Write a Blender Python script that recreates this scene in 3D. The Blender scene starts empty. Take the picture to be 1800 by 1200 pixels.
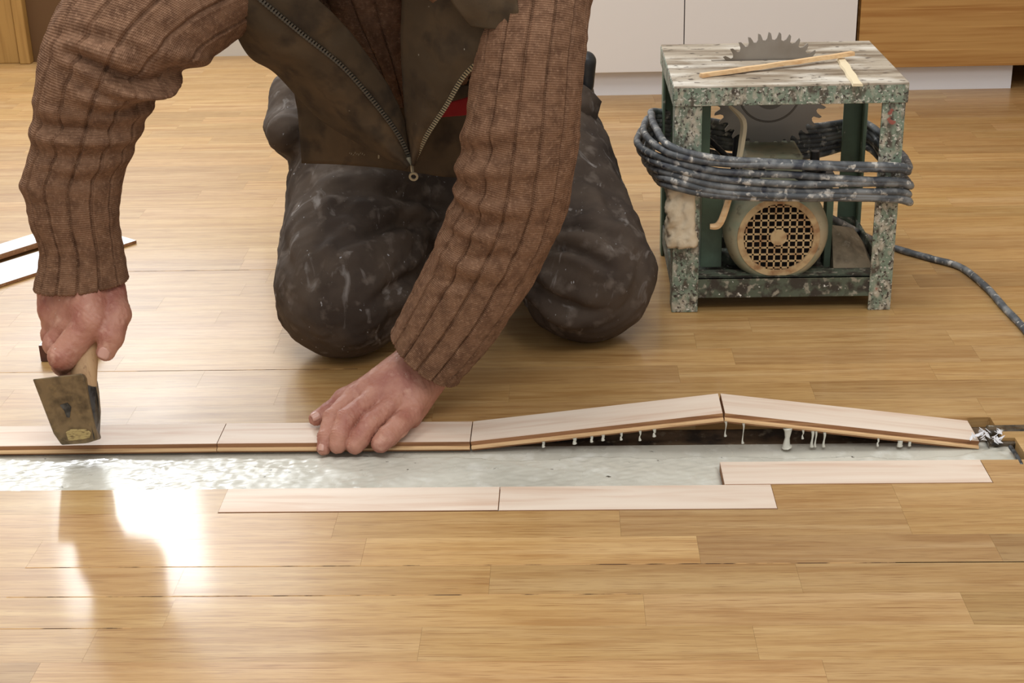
import bpy, math, random
import numpy as np
from mathutils import Vector
random.seed(7); rng = np.random.default_rng(11)
S = bpy.context.scene
COL = S.collection

# ---------------------------------------------------------------- camera
CF, CH, CP, CY, CR = 2633.4, .8475, .39236, -.0403, -.02701
_fw = np.array([math.sin(CY)*math.cos(CP), math.cos(CY)*math.cos(CP), -math.sin(CP)])
_r0 = np.array([math.cos(CY), -math.sin(CY), 0.]); _u0 = np.cross(_r0, _fw)
_r = math.cos(CR)*_r0 + math.sin(CR)*_u0; _u = np.cross(_r, _fw)
CAMP = np.array([0, 0, CH])
def ray(x, y): return (x-900)*_r/CF - (y-600)*_u/CF + _fw
def P(x, y, Y):
    d = ray(x, y); return CAMP + d*(Y/d[1])
def G(x, y, z=0.):
    d = ray(x, y); return CAMP + d*((z-CH)/d[2])
cd = bpy.data.cameras.new('camera'); cam = bpy.data.objects.new('camera', cd); COL.objects.link(cam)
from mathutils import Matrix
cam.matrix_world = Matrix([[_r[0], _u[0], -_fw[0], 0], [_r[1], _u[1], -_fw[1], 0], [_r[2], _u[2], -_fw[2], CH], [0, 0, 0, 1]])
cd.sensor_width = 36; cd.lens = CF*36/1800; cd.clip_start = .02; cd.clip_end = 50
S.camera = cam
# ---------------------------------------------------------------- light and exposure
S.view_settings.view_transform = 'Standard'; S.view_settings.look = 'None'
S.view_settings.gamma = 1; S.view_settings.use_curve_mapping = False
S.view_settings.exposure = 0.10
w = bpy.data.worlds.new('World'); S.world = w; w.use_nodes = True
w.node_tree.nodes['Background'].inputs[0].default_value = (1.0, .985, .97, 1)
w.node_tree.nodes['Background'].inputs[1].default_value = .62
def area(name, loc, target, sx, sy, power, col=(1, 1, 1)):
    l = bpy.data.lights.new(name, 'AREA'); l.shape = 'RECTANGLE'; l.size = sx; l.size_y = sy; l.energy = power; l.color = col
    o = bpy.data.objects.new(name, l); COL.objects.link(o); o.location = loc
    o.rotation_euler = (Vector(target)-Vector(loc)).to_track_quat('-Z', 'Y').to_euler(); return o
area('window_light', (-1.40, 4.145, 1.52), (-.55, 1.5, 0), .44, .46, 19, (.93, .97, 1))
area('floor_haze_light', (-1.52, 4.148, 1.35), (-.6, 1.4, 0), 1.30, 1.45, 14, (.95, .98, 1))  # added wide panel, makes the broad pale haze on the left floor
area('ceiling_light', (-.6, 1.9, 2.5), (-.6, 1.9, 0), 1.4, .9, 28, (1, .985, .96))
area('front_fill_light', (.3, .1, 2.4), (0, 1.9, 0), 1.4, .8, 21, (1, .98, .95))  # frontal fill added from the camera side, no lamp of the room

# ---------------------------------------------------------------- tagging and mesh helpers
ORG = {}
def tag(o, label=None, cat=None, group=None, kind=None):
    if label: o['label'] = label
    if cat: o['category'] = cat
    if group: o['group'] = group
    if kind: o['kind'] = kind
    return o
def empty(name, loc, label, cat, group=None):
    o = bpy.data.objects.new(name, None); COL.objects.link(o); o.location = loc; o.empty_display_size = .05
    ORG[o.name] = np.array(loc, float); return tag(o, label, cat, group)
def mk(name, v, f, mat, parent=None, smooth=True, uv=None, org=None, tint=None, mats=None, mi=None, sharp=None):
    v = np.asarray(v, float)
    base = ORG[parent.name] if parent is not None else (np.array(org, float) if org is not None else np.zeros(3))
    me = bpy.data.meshes.new(name)
    me.from_pydata((v-base).tolist(), [], [tuple(int(i) for i in q) for q in f])
    if uv is not None:
        l = me.uv_layers.new(name='UVMap'); idx = np.empty(len(me.loops), int); me.loops.foreach_get('vertex_index', idx)
        uv = np.asarray(uv, float)
        l.data.foreach_set('uv', (uv[idx] if len(uv) == len(v) else uv).ravel())
    if tint is not None:
        a = me.attributes.new('tint', 'FLOAT_COLOR', 'POINT'); t = np.ones((len(v), 4)); t[:, :3] = tint; a.data.foreach_set('color', t.ravel())
    for m in (mats or [mat]): me.materials.append(m)
    if mi is not None: me.polygons.foreach_set('material_index', np.asarray(mi, int))
    me.polygons.foreach_set('use_smooth', [smooth]*len(me.polygons))
    me.update()
    if sharp: me.set_sharp_from_angle(angle=math.radians(sharp))
    o = bpy.data.objects.new(name, me); COL.objects.link(o)
    if parent is not None:
        o.parent = parent; ORG[o.name] = base
    else:
        o.location = base; ORG[o.name] = base
    return o
class MB:
    def __init__(s): s.v = []; s.f = []; s.uv = []; s.mi = []; s.t = []
    def add(s, v, f, mi=0, uv=None, tint=None):
        n = len(s.v); v = [tuple(q) for q in np.asarray(v, float)]
        s.v += v; s.f += [tuple(i+n for i in q) for q in f]; s.mi += [mi]*len(f)
        s.uv += [(q[0], q[1]) for q in (uv if uv is not None else [(a[0]+a[2], a[1]+a[2]*.3) for a in v])]
        s.t += [tint or (1, 1, 1)]*len(v); return s
    def box(s, a, b, mi=0, R=None, c=None):
        x0, y0, z0 = a; x1, y1, z1 = b
        v = np.array([[x0,y0,z0],[x1,y0,z0],[x1,y1,z0],[x0,y1,z0],[x0,y0,z1],[x1,y0,z1],[x1,y1,z1],[x0,y1,z1]], float)
        if R is not None: v = (v-c)@R.T + c
        return s.add(v, [(0,3,2,1),(4,5,6,7),(0,1,5,4),(1,2,6,5),(2,3,7,6),(3,0,4,7)], mi)
    def cyl(s, a, b, r0, r1=None, n=24, mi=0, cap=True):
        a = np.array(a, float); b = np.array(b, float); r1 = r0 if r1 is None else r1
        t = (b-a)/np.linalg.norm(b-a); h = np.array([0, 0, 1.]) if abs(t[2]) < .9 else np.array([1., 0, 0])
        p = np.cross(t, h); p /= np.linalg.norm(p); q = np.cross(t, p)
        th = np.linspace(0, 2*np.pi, n, endpoint=False)
        ring = lambda c, r: c + r*(np.cos(th)[:, None]*p + np.sin(th)[:, None]*q)
        v = np.vstack([ring(a, r0), ring(b, r1)]); f = [(i, (i+1) % n, n+(i+1) % n, n+i) for i in range(n)]
        if cap: f += [tuple(range(n))[::-1], tuple(range(n, 2*n))]
        return s.add(v, f, mi)
    def tube(s, pts, r, n=10, mi=0, per=6, closed=False, wob=0):
        v, f, uv = tube_mesh(pts, r, n, per, closed, wob); return s.add(v, f, mi, uv)
    def lathe(s, c, ax, prof, n=48, mi=0):
        c = np.array(c, float); ax = np.array(ax, float)/np.linalg.norm(ax); h = np.array([0, 0, 1.]) if abs(ax[2]) < .9 else np.array([1., 0, 0])
        p = np.cross(ax, h); p /= np.linalg.norm(p); q = np.cross(ax, p); th = np.linspace(0, 2*np.pi, n, endpoint=False)
        v = np.vstack([c + ax*d + r*(np.cos(th)[:, None]*p+np.sin(th)[:, None]*q) for d, r in prof])
        f = [(k*n+i, k*n+(i+1) % n, (k+1)*n+(i+1) % n, (k+1)*n+i) for k in range(len(prof)-1) for i in range(n)]
        return s.add(v, f, mi)
    def build(s, name, mats, parent=None, smooth=False, org=None, bevel=0, sharp=None):
        mats = mats if isinstance(mats, list) else [mats]
        o = mk(name, s.v, s.f, None, parent, smooth, s.uv, org, np.array(s.t), mats, s.mi, sharp)
        if bevel:
            m = o.modifiers.new('bevel', 'BEVEL'); m.width = bevel; m.segments = 2; m.limit_method = 'ANGLE'
        return o
def catmull(pts, per=6, closed=False):
    p = np.asarray(pts, float); n = len(p); out = []
    for i in range(n if closed else n-1):
        if closed: a, b, c, d = p[(i-1) % n], p[i], p[(i+1) % n], p[(i+2) % n]
        else: a, b, c, d = p[max(i-1, 0)], p[i], p[i+1], p[min(i+2, n-1)]
        for k in range(per):
            t = k/per; out.append(.5*((2*b)+(-a+c)*t+(2*a-5*b+4*c-d)*t*t+(-a+3*b-3*c+d)*t**3))
    if not closed: out.append(p[-1])
    return np.array(out)
def tube_mesh(pts, r, n=10, per=6, closed=False, wob=0):
    c = catmull(pts, per, closed); m = len(c)
    rr = np.full(m, r) if np.isscalar(r) else np.interp(np.linspace(0, 1, m), np.linspace(0, 1, len(r)), r)
    if wob: rr = rr*(1+wob*np.sin(np.arange(m)*1.7)*np.sin(np.arange(m)*.63+1))
    t = np.roll(c, -1, 0)-np.roll(c, 1, 0)
    if not closed: t[0] = c[1]-c[0]; t[-1] = c[-1]-c[-2]
    t /= np.linalg.norm(t, axis=1)[:, None]+1e-12
    h = np.array([0, 0, 1.]) if abs(t[0][2]) < .8 else np.array([1., 0, 0]); p = np.cross(t[0], h); V = []; UV = []
    th = np.linspace(0, 2*np.pi, n, endpoint=False); L = 0
    for i in range(m):
        p = p - t[i]*(p@t[i]); p /= np.linalg.norm(p); q = np.cross(t[i], p)
        V.append(c[i]+rr[i]*(np.cos(th)[:, None]*p+np.sin(th)[:, None]*q)); L += np.linalg.norm(c[i]-c[i-1]) if i else 0
        UV += [(k/n, L) for k in range(n)]
    f = [(i*n+k, i*n+(k+1) % n, ((i+1) % m)*n+(k+1) % n, ((i+1) % m)*n+k) for i in range(m if closed else m-1) for k in range(n)]
    if not closed: f += [tuple(range(n))[::-1], tuple(range((m-1)*n, m*n))]
    return np.vstack(V), f, UV
_D = rng.normal(size=(5, 14, 3)); _D /= np.linalg.norm(_D, axis=2)[:, :, None]; _PH = rng.uniform(0, 6.28, (5, 14))
def wn(p, f=1., seed=0):          # smooth pseudo noise -1..1 from crossed waves
    p = np.asarray(p)*f; a = np.zeros(len(p))
    for i in range(0, 14, 2):
        a += np.sin(p@(_D[seed, i]*(1+.13*i))*6.28+_PH[seed, i]+1.5*np.sin(p@_D[seed, i+1]*4.1+_PH[seed, i+1]))
    return a/4.2
# signed distance shapes and surface nets
def sm(a, b, k):
    h = np.clip(.5+.5*(b-a)/k, 0, 1); return b*(1-h)+a*h-k*h*(1-h)
def rc(p, a, b, ra, rb):
    a = np.asarray(a, float); b = np.asarray(b, float); ab = b-a; t = np.clip(((p-a)@ab)/(ab@ab), 0, 1)
    return np.linalg.norm(p-a-t[..., None]*ab, axis=-1)-(ra+(rb-ra)*t)
def ell(p, c, r):
    q = (p-np.asarray(c, float))/np.asarray(r, float); k = np.linalg.norm(q, axis=-1)+1e-9
    return (k-1)*k/(np.linalg.norm(q/np.asarray(r, float), axis=-1)+1e-9)
def nets(fn, lo, hi, h, disp=None):
    lo = np.array(lo, float); hi = np.array(hi, float); n = np.ceil((hi-lo)/h).astype(int)+1
    ax = [lo[i]+h*np.arange(n[i]) for i in range(3)]
    F = np.empty(n)
    Yg, Zg = np.meshgrid(ax[1], ax[2], indexing='ij')
    B = 12
    for i in range(0, n[0], B):
        xs = ax[0][i:i+B]; p = np.empty((len(xs), n[1], n[2], 3)); p[..., 0] = xs[:, None, None]; p[..., 1] = Yg; p[..., 2] = Zg
        F[i:i+B] = fn(p.reshape(-1, 3)).reshape(len(xs), n[1], n[2])
    s = F < 0
    cn = n-1; cnt = np.zeros(cn); acc = np.zeros(tuple(cn)+(3,))
    cs = [(a, b, c) for a in (0, 1) for b in (0, 1) for c in (0, 1)]
    g = lambda A, o: A[o[0]:o[0]+cn[0], o[1]:o[1]+cn[1], o[2]:o[2]+cn[2]]
    for o in cs:
        for d in range(3):
            if o[d]: continue
            o2 = list(o); o2[d] = 1; fa, fb = g(F, o), g(F, o2); m = (fa < 0) != (fb < 0)
            t = np.where(m, fa/np.where(m, fa-fb, 1), 0); cnt += m
            for k in range(3): acc[..., k] += m*(o[k]+(t if k == d else 0))
    act = cnt > 0; ids = -np.ones(cn, int); ids[act] = np.arange(act.sum())
    ii = np.argwhere(act); V = lo+h*(ii+acc[act]/cnt[act][:, None]); fs = []
    for d in range(3):
        a, b = [(1, 2), (2, 0), (0, 1)][d]
        sl = [slice(1, -1)]*3; sl[d] = slice(0, -1); sl2 = list(sl); sl2[d] = slice(1, None)
        sl[a] = sl2[a] = slice(1, -1); sl[b] = sl2[b] = slice(1, -1)
        s0 = s[tuple(sl)]; s1 = s[tuple(sl2)]
        for flip in (0, 1):
            e = np.argwhere((s0 & ~s1) if not flip else (~s0 & s1))
            if not len(e): continue
            base = e.copy(); base[:, a] += 1; base[:, b] += 1
            q = []
            for da, db in ((-1, -1), (0, -1), (0, 0), (-1, 0)):
                c = base.copy(); c[:, a] += da; c[:, b] += db; q.append(ids[c[:, 0], c[:, 1], c[:, 2]])
            q = np.array(q).T; fs.append(q if not flip else q[:, ::-1])
    f = np.vstack(fs); f = f[(f >= 0).all(1)]
    def grad(V):
        e = h*.4; return np.stack([fn(V+e*np.eye(3)[k])-fn(V-e*np.eye(3)[k]) for k in range(3)], 1)/(2*e)
    gr = grad(V); gn = np.linalg.norm(gr, axis=1)[:, None]+1e-6; V = V-gr/gn*np.clip(fn(V)[:, None]/gn, -h, h)
    if disp is not None: V = V+disp(V, gr/gn)[:, None]*(gr/gn)
    return V, f

# ---------------------------------------------------------------- materials
def mat(name, base, layers=(), rough=.6, metal=0., bump=(), rvar=None, coat=0, coat_rough=.1, tint=False, sss=0, spec=None, uvwarp=None):
    """layers: (colour, noise scale, lo, hi, (mx,my,mz), coord) mixed over the base; bump: (scale, strength, dist, (m), coord)"""
    m = bpy.data.materials.new(name); m.use_nodes = True; N = m.node_tree.nodes; L = m.node_tree.links; b = N['Principled BSDF']
    tc = N.new('ShaderNodeTexCoord')
    def mapped(mp, coord):
        k = N.new('ShaderNodeMapping'); k.inputs['Scale'].default_value = mp; L.new(tc.outputs[coord], k.inputs['Vector']); return k.outputs[0]
    def noise(sc, mp, coord, det=4, dist=0):
        t = N.new('ShaderNodeTexNoise'); t.inputs['Scale'].default_value = sc; t.inputs['Detail'].default_value = det; t.inputs['Distortion'].default_value = dist
        L.new(mapped(mp, coord), t.inputs['Vector']); return t.outputs['Fac']
    rgb = N.new('ShaderNodeRGB'); rgb.outputs[0].default_value = (*base, 1); cur = rgb.outputs[0]
    for la in layers:
        c, sc, lo, hi = la[:4]; mp = la[4] if len(la) > 4 else (1, 1, 1); co = la[5] if len(la) > 5 else 'Object'; dist = la[6] if len(la) > 6 else 0
        r = N.new('ShaderNodeMapRange'); r.inputs['From Min'].default_value = lo; r.inputs['From Max'].default_value = hi
        L.new(noise(sc, mp, co, 5, dist), r.inputs['Value'])
        x = N.new('ShaderNodeMix'); x.data_type = 'RGBA'; L.new(r.outputs[0], x.inputs['Factor']); L.new(cur, x.inputs[6]); x.inputs[7].default_value = (*c, 1); cur = x.outputs[2]
    if tint:
        at = N.new('ShaderNodeAttribute'); at.attribute_name = 'tint'
        x = N.new('ShaderNodeMix'); x.data_type = 'RGBA'; x.blend_type = 'MULTIPLY'; x.inputs['Factor'].default_value = 1
        L.new(cur, x.inputs[6]); L.new(at.outputs['Color'], x.inputs[7]); cur = x.outputs[2]
    L.new(cur, b.inputs['Base Color'])
    b.inputs['Roughness'].default_value = rough; b.inputs['Metallic'].default_value = metal
    if rvar:
        r = N.new('ShaderNodeMapRange'); r.inputs['To Min'].default_value = rvar[1]; r.inputs['To Max'].default_value = rvar[2]; r.inputs['From Min'].default_value = .35; r.inputs['From Max'].default_value = .65
        L.new(noise(rvar[0], rvar[3] if len(rvar) > 3 else (1, 1, 1), 'Object'), r.inputs['Value']); L.new(r.outputs[0], b.inputs['Roughness'])
    b.inputs['Coat Weight'].default_value = coat; b.inputs['Coat Roughness'].default_value = coat_rough
    if spec is not None: b.inputs['Specular IOR Level'].default_value = spec
    if sss: b.inputs['Subsurface Weight'].default_value = sss; b.inputs['Subsurface Radius'].default_value = (.012, .005, .003); b.inputs['Subsurface Scale'].default_value = 1
    prev = None
    for bp in bump:
        sc, st, ds = bp[:3]; mp = bp[3] if len(bp) > 3 else (1, 1, 1); co = bp[4] if len(bp) > 4 else 'Object'
        k = N.new('ShaderNodeBump'); k.inputs['Strength'].default_value = st; k.inputs['Distance'].default_value = ds
        if len(bp) > 5:                 # wave bump
            t = N.new('ShaderNodeTexWave'); t.bands_direction = bp[5]; t.inputs['Scale'].default_value = sc; t.inputs['Distortion'].default_value = .6; t.inputs['Detail'].default_value = 2
            L.new(mapped(mp, co), t.inputs['Vector']); L.new(t.outputs['Fac'], k.inputs['Height'])
        else: L.new(noise(sc, mp, co), k.inputs['Height'])
        if prev: L.new(prev, k.inputs['Normal'])
        prev = k.outputs[0]
    if prev: L.new(prev, b.inputs['Normal'])
    return m
def sr(r, g, b_): return tuple(((c/255+.055)/1.055)**2.4 if c > 10 else c/255/12.92 for c in (r, g, b_))
GR = (2.2, 34, 1); GF = (5, 230, 1)
M_OAK = mat('oak_floor', sr(183, 147, 96), [(sr(160, 119, 69), 1.6, .42, .72, GR, 'UV', 1.6), (sr(200, 168, 120), 1.3, .5, .8, (1.4, 26, 1), 'UV', .8), (sr(144, 102, 56), 2.4, .56, .72, GF, 'UV', .5), (sr(136, 96, 54), 3, .55, .72, (9, 420, 1), 'UV')],
            rough=.4, rvar=(2.2, .38, .5), bump=[(1.2, .10, .002, (3, 60, 1), 'UV'), (9, .10, .004)], tint=True, coat=.25, coat_rough=.11)
M_NEW = mat('unfinished_beech', sr(226, 208, 190), [(sr(212, 184, 162), 1.6, .42, .7, (2.5, 30, 1), 'UV', 1.5), (sr(236, 222, 206), 1.5, .5, .8, (1.2, 18, 1), 'UV')], rough=.55, bump=[(2, .12, .001, (3, 70, 1), 'UV')], tint=True, spec=.35)
M_SIDE = mat('board_side', sr(152, 108, 72), [(sr(120, 80, 48), 3, .45, .7, (3, 60, 60)), (sr(206, 164, 118), 2, .55, .8, (2, 90, 90))], rough=.7)
M_TONG = mat('board_tongue', sr(214, 178, 132), [(sr(176, 134, 90), 3, .5, .75, (3, 60, 60))], rough=.65)
M_GLUE = mat('wet_adhesive', sr(208, 206, 194), [(sr(192, 190, 178), 9, .4, .7), (sr(226, 226, 218), 30, .55, .75), (sr(70, 66, 56), 60, .69, .74)], rough=.22, rvar=(14, .10, .40), bump=[(45, .16, .003), (160, .05, .001)])
M_SUB = mat('stained_subfloor', sr(104, 84, 62), [(sr(48, 38, 28), 22, .4, .6), (sr(150, 140, 120), 60, .6, .75)], rough=.9, bump=[(80, .5, .004)])
M_SEAM = mat('seam_shadow_gap', sr(80, 54, 34), [(sr(190, 150, 100), 30, .42, .55)], rough=.9)
M_WALL = mat('wall_paint', sr(206, 200, 190), rough=.9, bump=[(90, .05, .001)])
M_WHITE = mat('white_lacquer', sr(226, 222, 219), rough=.35)
M_KICK = mat('white_plinth', sr(222, 222, 226), rough=.4)
M_VEN = mat('oak_veneer', sr(182, 138, 78), [(sr(158, 108, 50), 2, .42, .7, (1.5, 1, 40)), (sr(206, 162, 98), 2.6, .55, .8, (1, 1, 60))], rough=.45)
M_DOORW = mat('door_wood', sr(176, 138, 78), [(sr(150, 112, 58), 2, .45, .7, (30, 1, 1.5))], rough=.5)
M_DARKW = mat('dark_door_wood', sr(96, 68, 38), rough=.6)
KN = [(1.0, .45, .0010, (210, 0, 0), 'UV', 'X'), (1.0, .6, .0012, (0, 130, 0), 'UV', 'Y'), (260, .45, .0014)]
M_KNIT = mat('brown_rib_knit', sr(130, 98, 76), [(sr(104, 76, 58), 70, .4, .68), (sr(160, 126, 101), 260, .52, .85)], rough=.95, bump=KN, spec=.15)  # the paler flecks put highlights into the knit colour
M_VEST = mat('olive_brown_canvas', sr(74, 61, 46), [(sr(92, 74, 54), 12, .45, .7), (sr(58, 48, 38), 30, .5, .7), (sr(150, 142, 128), 130, .74, .78)], rough=.92, bump=[(700, .2, .0006), (35, .25, .004)], spec=.15)
M_TROU = mat('work_trousers', sr(80, 69, 60), [(sr(60, 51, 45), 14, .4, .65), (sr(104, 94, 86), 40, .55, .75), (sr(128, 122, 118), 22, .62, .74, (1.3, 1, .35), 'Object', 1.5), (sr(180, 180, 182), 150, .71, .75, (1, .7, .4)), (sr(164, 164, 168), 44, .71, .75, (1.6, 1, .5), 'Object', 2.5)], rough=.88, bump=[(900, .2, .0005), (26, .3, .005)], spec=.2)
M_SKIN = mat('skin', sr(178, 126, 106), [(sr(152, 92, 78), 30, .42, .66), (sr(198, 152, 132), 60, .55, .75), (sr(206, 190, 178), 150, .70, .78)], rough=.55, bump=[(220, .5, .0014), (700, .35, .0008), (60, .35, .002)], sss=.10)
M_NAIL = mat('fingernail', sr(196, 150, 134), rough=.3)
M_HAIR = mat('dark_hair', sr(46, 36, 30), rough=.7, bump=[(60, .8, .006, (1, 1, .2))])
M_ZIP = mat('dull_brass_zip', sr(150, 142, 122), rough=.4, metal=.8)
M_ZIPD = mat('dark_zip', sr(84, 78, 68), rough=.5, metal=.4)
M_RED = mat('red_cloth', sr(150, 20, 22), rough=.8)
M_BLACK = mat('black_leather', sr(34, 33, 34), rough=.4, bump=[(120, .3, .002)])
M_HANDLE = mat('worn_ash_handle', sr(198, 164, 124), [(sr(158, 118, 80), 14, .5, .7, (4, 4, .6)), (sr(120, 86, 58), 30, .62, .72, (3, 3, .8))], rough=.6)
M_STEEL = mat('rusty_hammer_steel', sr(134, 116, 88), [(sr(88, 76, 58), 60, .4, .65), (sr(146, 126, 92), 90, .55, .75), (sr(64, 62, 62), 30, .6, .75)], rough=.5, metal=.55, bump=[(200, .3, .001)])
M_STEELD = mat('bare_hammer_steel', sr(96, 100, 104), [(sr(60, 62, 64), 80, .45, .6), (sr(150, 130, 110), 60, .6, .75)], rough=.4, metal=.7)
M_ENDG = mat('end_grain_wedge', sr(176, 156, 104), [(sr(110, 90, 58), 140, .5, .65, (1, 1, 4))], rough=.8)
M_GREEN = mat('chipped_green_paint', sr(118, 134, 116), [(sr(142, 152, 134), 60, .45, .7), (sr(84, 76, 64), 80, .48, .62, (1, 1, .5)), (sr(178, 170, 152), 90, .50, .66, (1, 1, .6)), (sr(62, 54, 48), 220, .56, .64), (sr(200, 196, 184), 260, .58, .66), (sr(228, 226, 218), 70, .70, .73), (sr(150, 84, 72), 30, .72, .75)], rough=.6, bump=[(60, .5, .003), (200, .3, .001)])
M_GREEND = mat('dirty_dark_green_paint', sr(86, 94, 78), [(sr(58, 52, 44), 50, .45, .58), (sr(150, 144, 128), 90, .56, .66), (sr(232, 230, 222), 120, .68, .72)], rough=.65, bump=[(60, .5, .003), (200, .3, .001)])
M_GREENC = mat('plain_green_paint', sr(98, 118, 98), [(sr(78, 90, 74), 18, .45, .7), (sr(180, 176, 160), 70, .68, .74)], rough=.6, bump=[(60, .3, .002)])
M_TTOP = mat('spattered_table_plate', sr(178, 166, 148), [(sr(120, 104, 84), 5, .42, .62, (1, 7, 1)), (sr(214, 208, 196), 9, .5, .7, (1, 3, 1)), (sr(76, 64, 52), 60, .60, .68, (1, 1.6, 1))], rough=.6, bump=[(90, .4, .002)])
M_BLADE = mat('blade_steel', sr(158, 152, 144), [(sr(124, 114, 102), 6, .45, .6)], rough=.38, metal=.6)
M_BLADED = mat('blade_hub_steel', sr(110, 104, 96), rough=.4, metal=.8)
M_MOTOR = mat('dusty_motor_casing', sr(132, 138, 116), [(sr(166, 150, 120), 9, .42, .65), (sr(110, 128, 108), 20, .5, .7), (sr(80, 70, 56), 50, .6, .75)], rough=.7, bump=[(60, .3, .002)])
M_GRID = mat('rusty_grille', sr(190, 164, 122), [(sr(150, 112, 76), 50, .45, .65)], rough=.8)
M_VOID = mat('dark_motor_interior', sr(26, 16, 12), rough=.9)
M_CABLE = mat('grimy_cable', sr(76, 80, 84), [(sr(124, 126, 126), 40, .45, .62), (sr(196, 192, 184), 90, .56, .66), (sr(50, 54, 64), 45, .56, .66)], rough=.55, bump=[(120, .4, .001)])
M_TAPE = mat('masking_tape', sr(216, 200, 172), [(sr(190, 166, 132), 26, .5, .7)], rough=.75, bump=[(40, .6, .005)])
M_CONC = mat('dusty_block', sr(142, 128, 106), [(sr(96, 84, 68), 30, .45, .65), (sr(180, 170, 150), 60, .6, .75)], rough=.95, bump=[(80, .5, .003)])
M_SCRAP = mat('pine_scrap', sr(226, 192, 146), [(sr(204, 160, 112), 4, .45, .7, (3, 40, 40))], rough=.7)
M_SCRAPL = mat('pale_scrap', sr(226, 210, 176), rough=.75)
M_PLAST = mat('white_laminate', sr(226, 228, 230), [(sr(204, 204, 202), 5, .5, .7)], rough=.3)
M_WET = mat('glue_soaked_wood', sr(88, 76, 60), [(sr(40, 36, 30), 60, .4, .6), (sr(190, 190, 180), 90, .58, .7)], rough=.2, bump=[(90, .6, .004)])

# ---------------------------------------------------------------- floor: oak strips with the open trench
W = .06; Y0 = 1.2315                       # strip width, rear line of strip 0 = Y0 + W
def strip_tint(k=None):
    v = random.gauss(1.0, .060) if k is None else k
    return (min(v, 1.12), min(v, 1.12)*random.uniform(.975, 1.005), min(v, 1.12)*random.uniform(.93, 1.0))
known = {}                                   # strip row -> joints read on the floor
def jx(row, x, y): known.setdefault(row, []).append((G(x, y)[0]))
for r_, x, y in [(-1, 1452, 1185), (-1, 60, 1185), (0, 738, 1130), (0, 1329, 1130), (1, 1133, 1070), (1, 1702, 1073), (1, 300, 1070), (2, 861, 1016), (2, 1405, 1016), (2, 315, 1020),
                 (3, 1228, 965), (3, 1753, 966), (3, 640, 965), (4, 590, 918), (4, 1090, 918), (4, 1595, 918), (10, 487, 696), (10, 895, 696), (10, 1430, 690), (11, 1195, 667), (12, 1293, 640), (12, 700, 640)]:
    jx(r_, x, y)
fixed_dark = {(1, 'R'): .80, (3, 'R'): .76, (2, 'M'): .93}
holes = {5: (-.412, .240), 6: (-1.0526, .502), 7: (-1.0526, .560), 8: (-1.0526, .545)}
fl = MB(); T = .014
def plank(x0, x1, ya, yb, row, k=None, mi=0):
    g = .00008; ox = random.uniform(0, 40); oy = random.uniform(0, 40); tn = strip_tint(k)
    a, b, c, d = x0+g, x1-g, ya+g, yb-g
    v = [(a, c, 0), (b, c, 0), (b, d, 0), (a, d, 0), (a, c, -T), (b, c, -T), (b, d, -T), (a, d, -T)]
    uv = [(q[0]+ox, q[1]+oy-q[2]) for q in v]
    fl.add(v, [(0, 1, 2, 3), (4, 5, 1, 0), (5, 6, 2, 1), (6, 7, 3, 2), (7, 4, 0, 3)], mi, uv, tn)
for row in range(-8, 50):
    ya = Y0+row*W; yb = ya+W
    js = sorted(known.get(row, [])); off = random.uniform(0, .33)
    if not js: js = [off]
    while js[0] > -2.3: js.insert(0, js[0]-random.uniform(.30, .42))
    while js[-1] < 2.0: js.append(js[-1]+random.uniform(.30, .42))
    if row in (1, 3): # darker boards at the right edge
        pass
    for a, b in zip(js[:-1], js[1:]):
        k = None
        if row == 3 and abs(a-known[3][1]) < 1e-6: k = .74
        elif row == 1 and abs(a-known[1][1]) < 1e-6: k = .84
        elif row == 2 and abs(a-known[2][0]) < 1e-6: k = .90
        elif row == 1 and abs(b-known[1][0]) < 1e-6: k = 1.06
        if row in holes:
            h0, h1 = holes[row]
            for c, d in ((a, min(b, h0)), (max(a, h1), b)):
                if d-c > .002: plank(c, d, ya, yb, row, k)
        else: plank(a, b, ya, yb, row, k)
floor = fl.build('floor', M_OAK); tag(floor, kind='structure', label='oak strip parquet floor')
sb = MB(); sb.box((-2.35, .7, -.05), (2.05, 4.3, -.0145)); so = sb.build('floor_subfloor', M_SUB); tag(so, kind='structure')
# far seam lines that gape a little: dark filler strips
sm_ = MB()
for (x0, x1, y) in [(-.9, -.25, G(330, 475.5)[1]), (-.6, .72, Y0+3*W), (-.60, .08, Y0+2*W), (-.9, -.45, Y0+W), (-.9, -.3, Y0+12*W), (.35, .9, Y0+3*W)]:
    sm_.box((x0, y-.0007, -.002), (x1, y+.0007, .00015))
tag(sm_.build('floor_seam', M_SEAM), kind='structure')

# ---------------------------------------------------------------- adhesive bed with strings
nx, ny = 420, 60
xs = np.linspace(-1.0515, .552, nx); ys = np.linspace(1.5922, 1.728, ny); X, Yv = np.meshgrid(xs, ys, indexing='ij')
p3 = np.stack([X.ravel(), Yv.ravel(), 0*X.ravel()], 1)
ge = np.interp(p3[:, 0], [-1.3, -.16, -.10, .03, .2, .42, .50, .56], [1.697, 1.697, G(850, 804, -.007)[1], G(1000, 798, -.007)[1], G(1260, 797, -.007)[1], G(1600, 799, -.007)[1], G(1720, 792, -.007)[1], 1.72])
edge = np.clip((ge+.003*wn(p3*[1, 0, 0], 18, 1)+.003*np.sin(X.ravel()*40)-p3[:, 1])/.006, 0, 1)
z = -.0045-.0055*(p3[:, 1]-1.5922)/.12+.0006*wn(p3, 28)+.0006*wn(p3, 70, 1)*(.5+.5*(p3[:, 0] < -.25))+.0009*np.maximum(wn(p3*[1, 2.2, 1], 38, 2), 0)**2*(p3[:, 0] < -.3)
edge = edge*(1-((p3[:, 0] > .1835) & (p3[:, 1] < 1.6535)))
z = z*edge+(-.0144)*(1-edge)
V = p3.copy(); V[:, 2] = z
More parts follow.
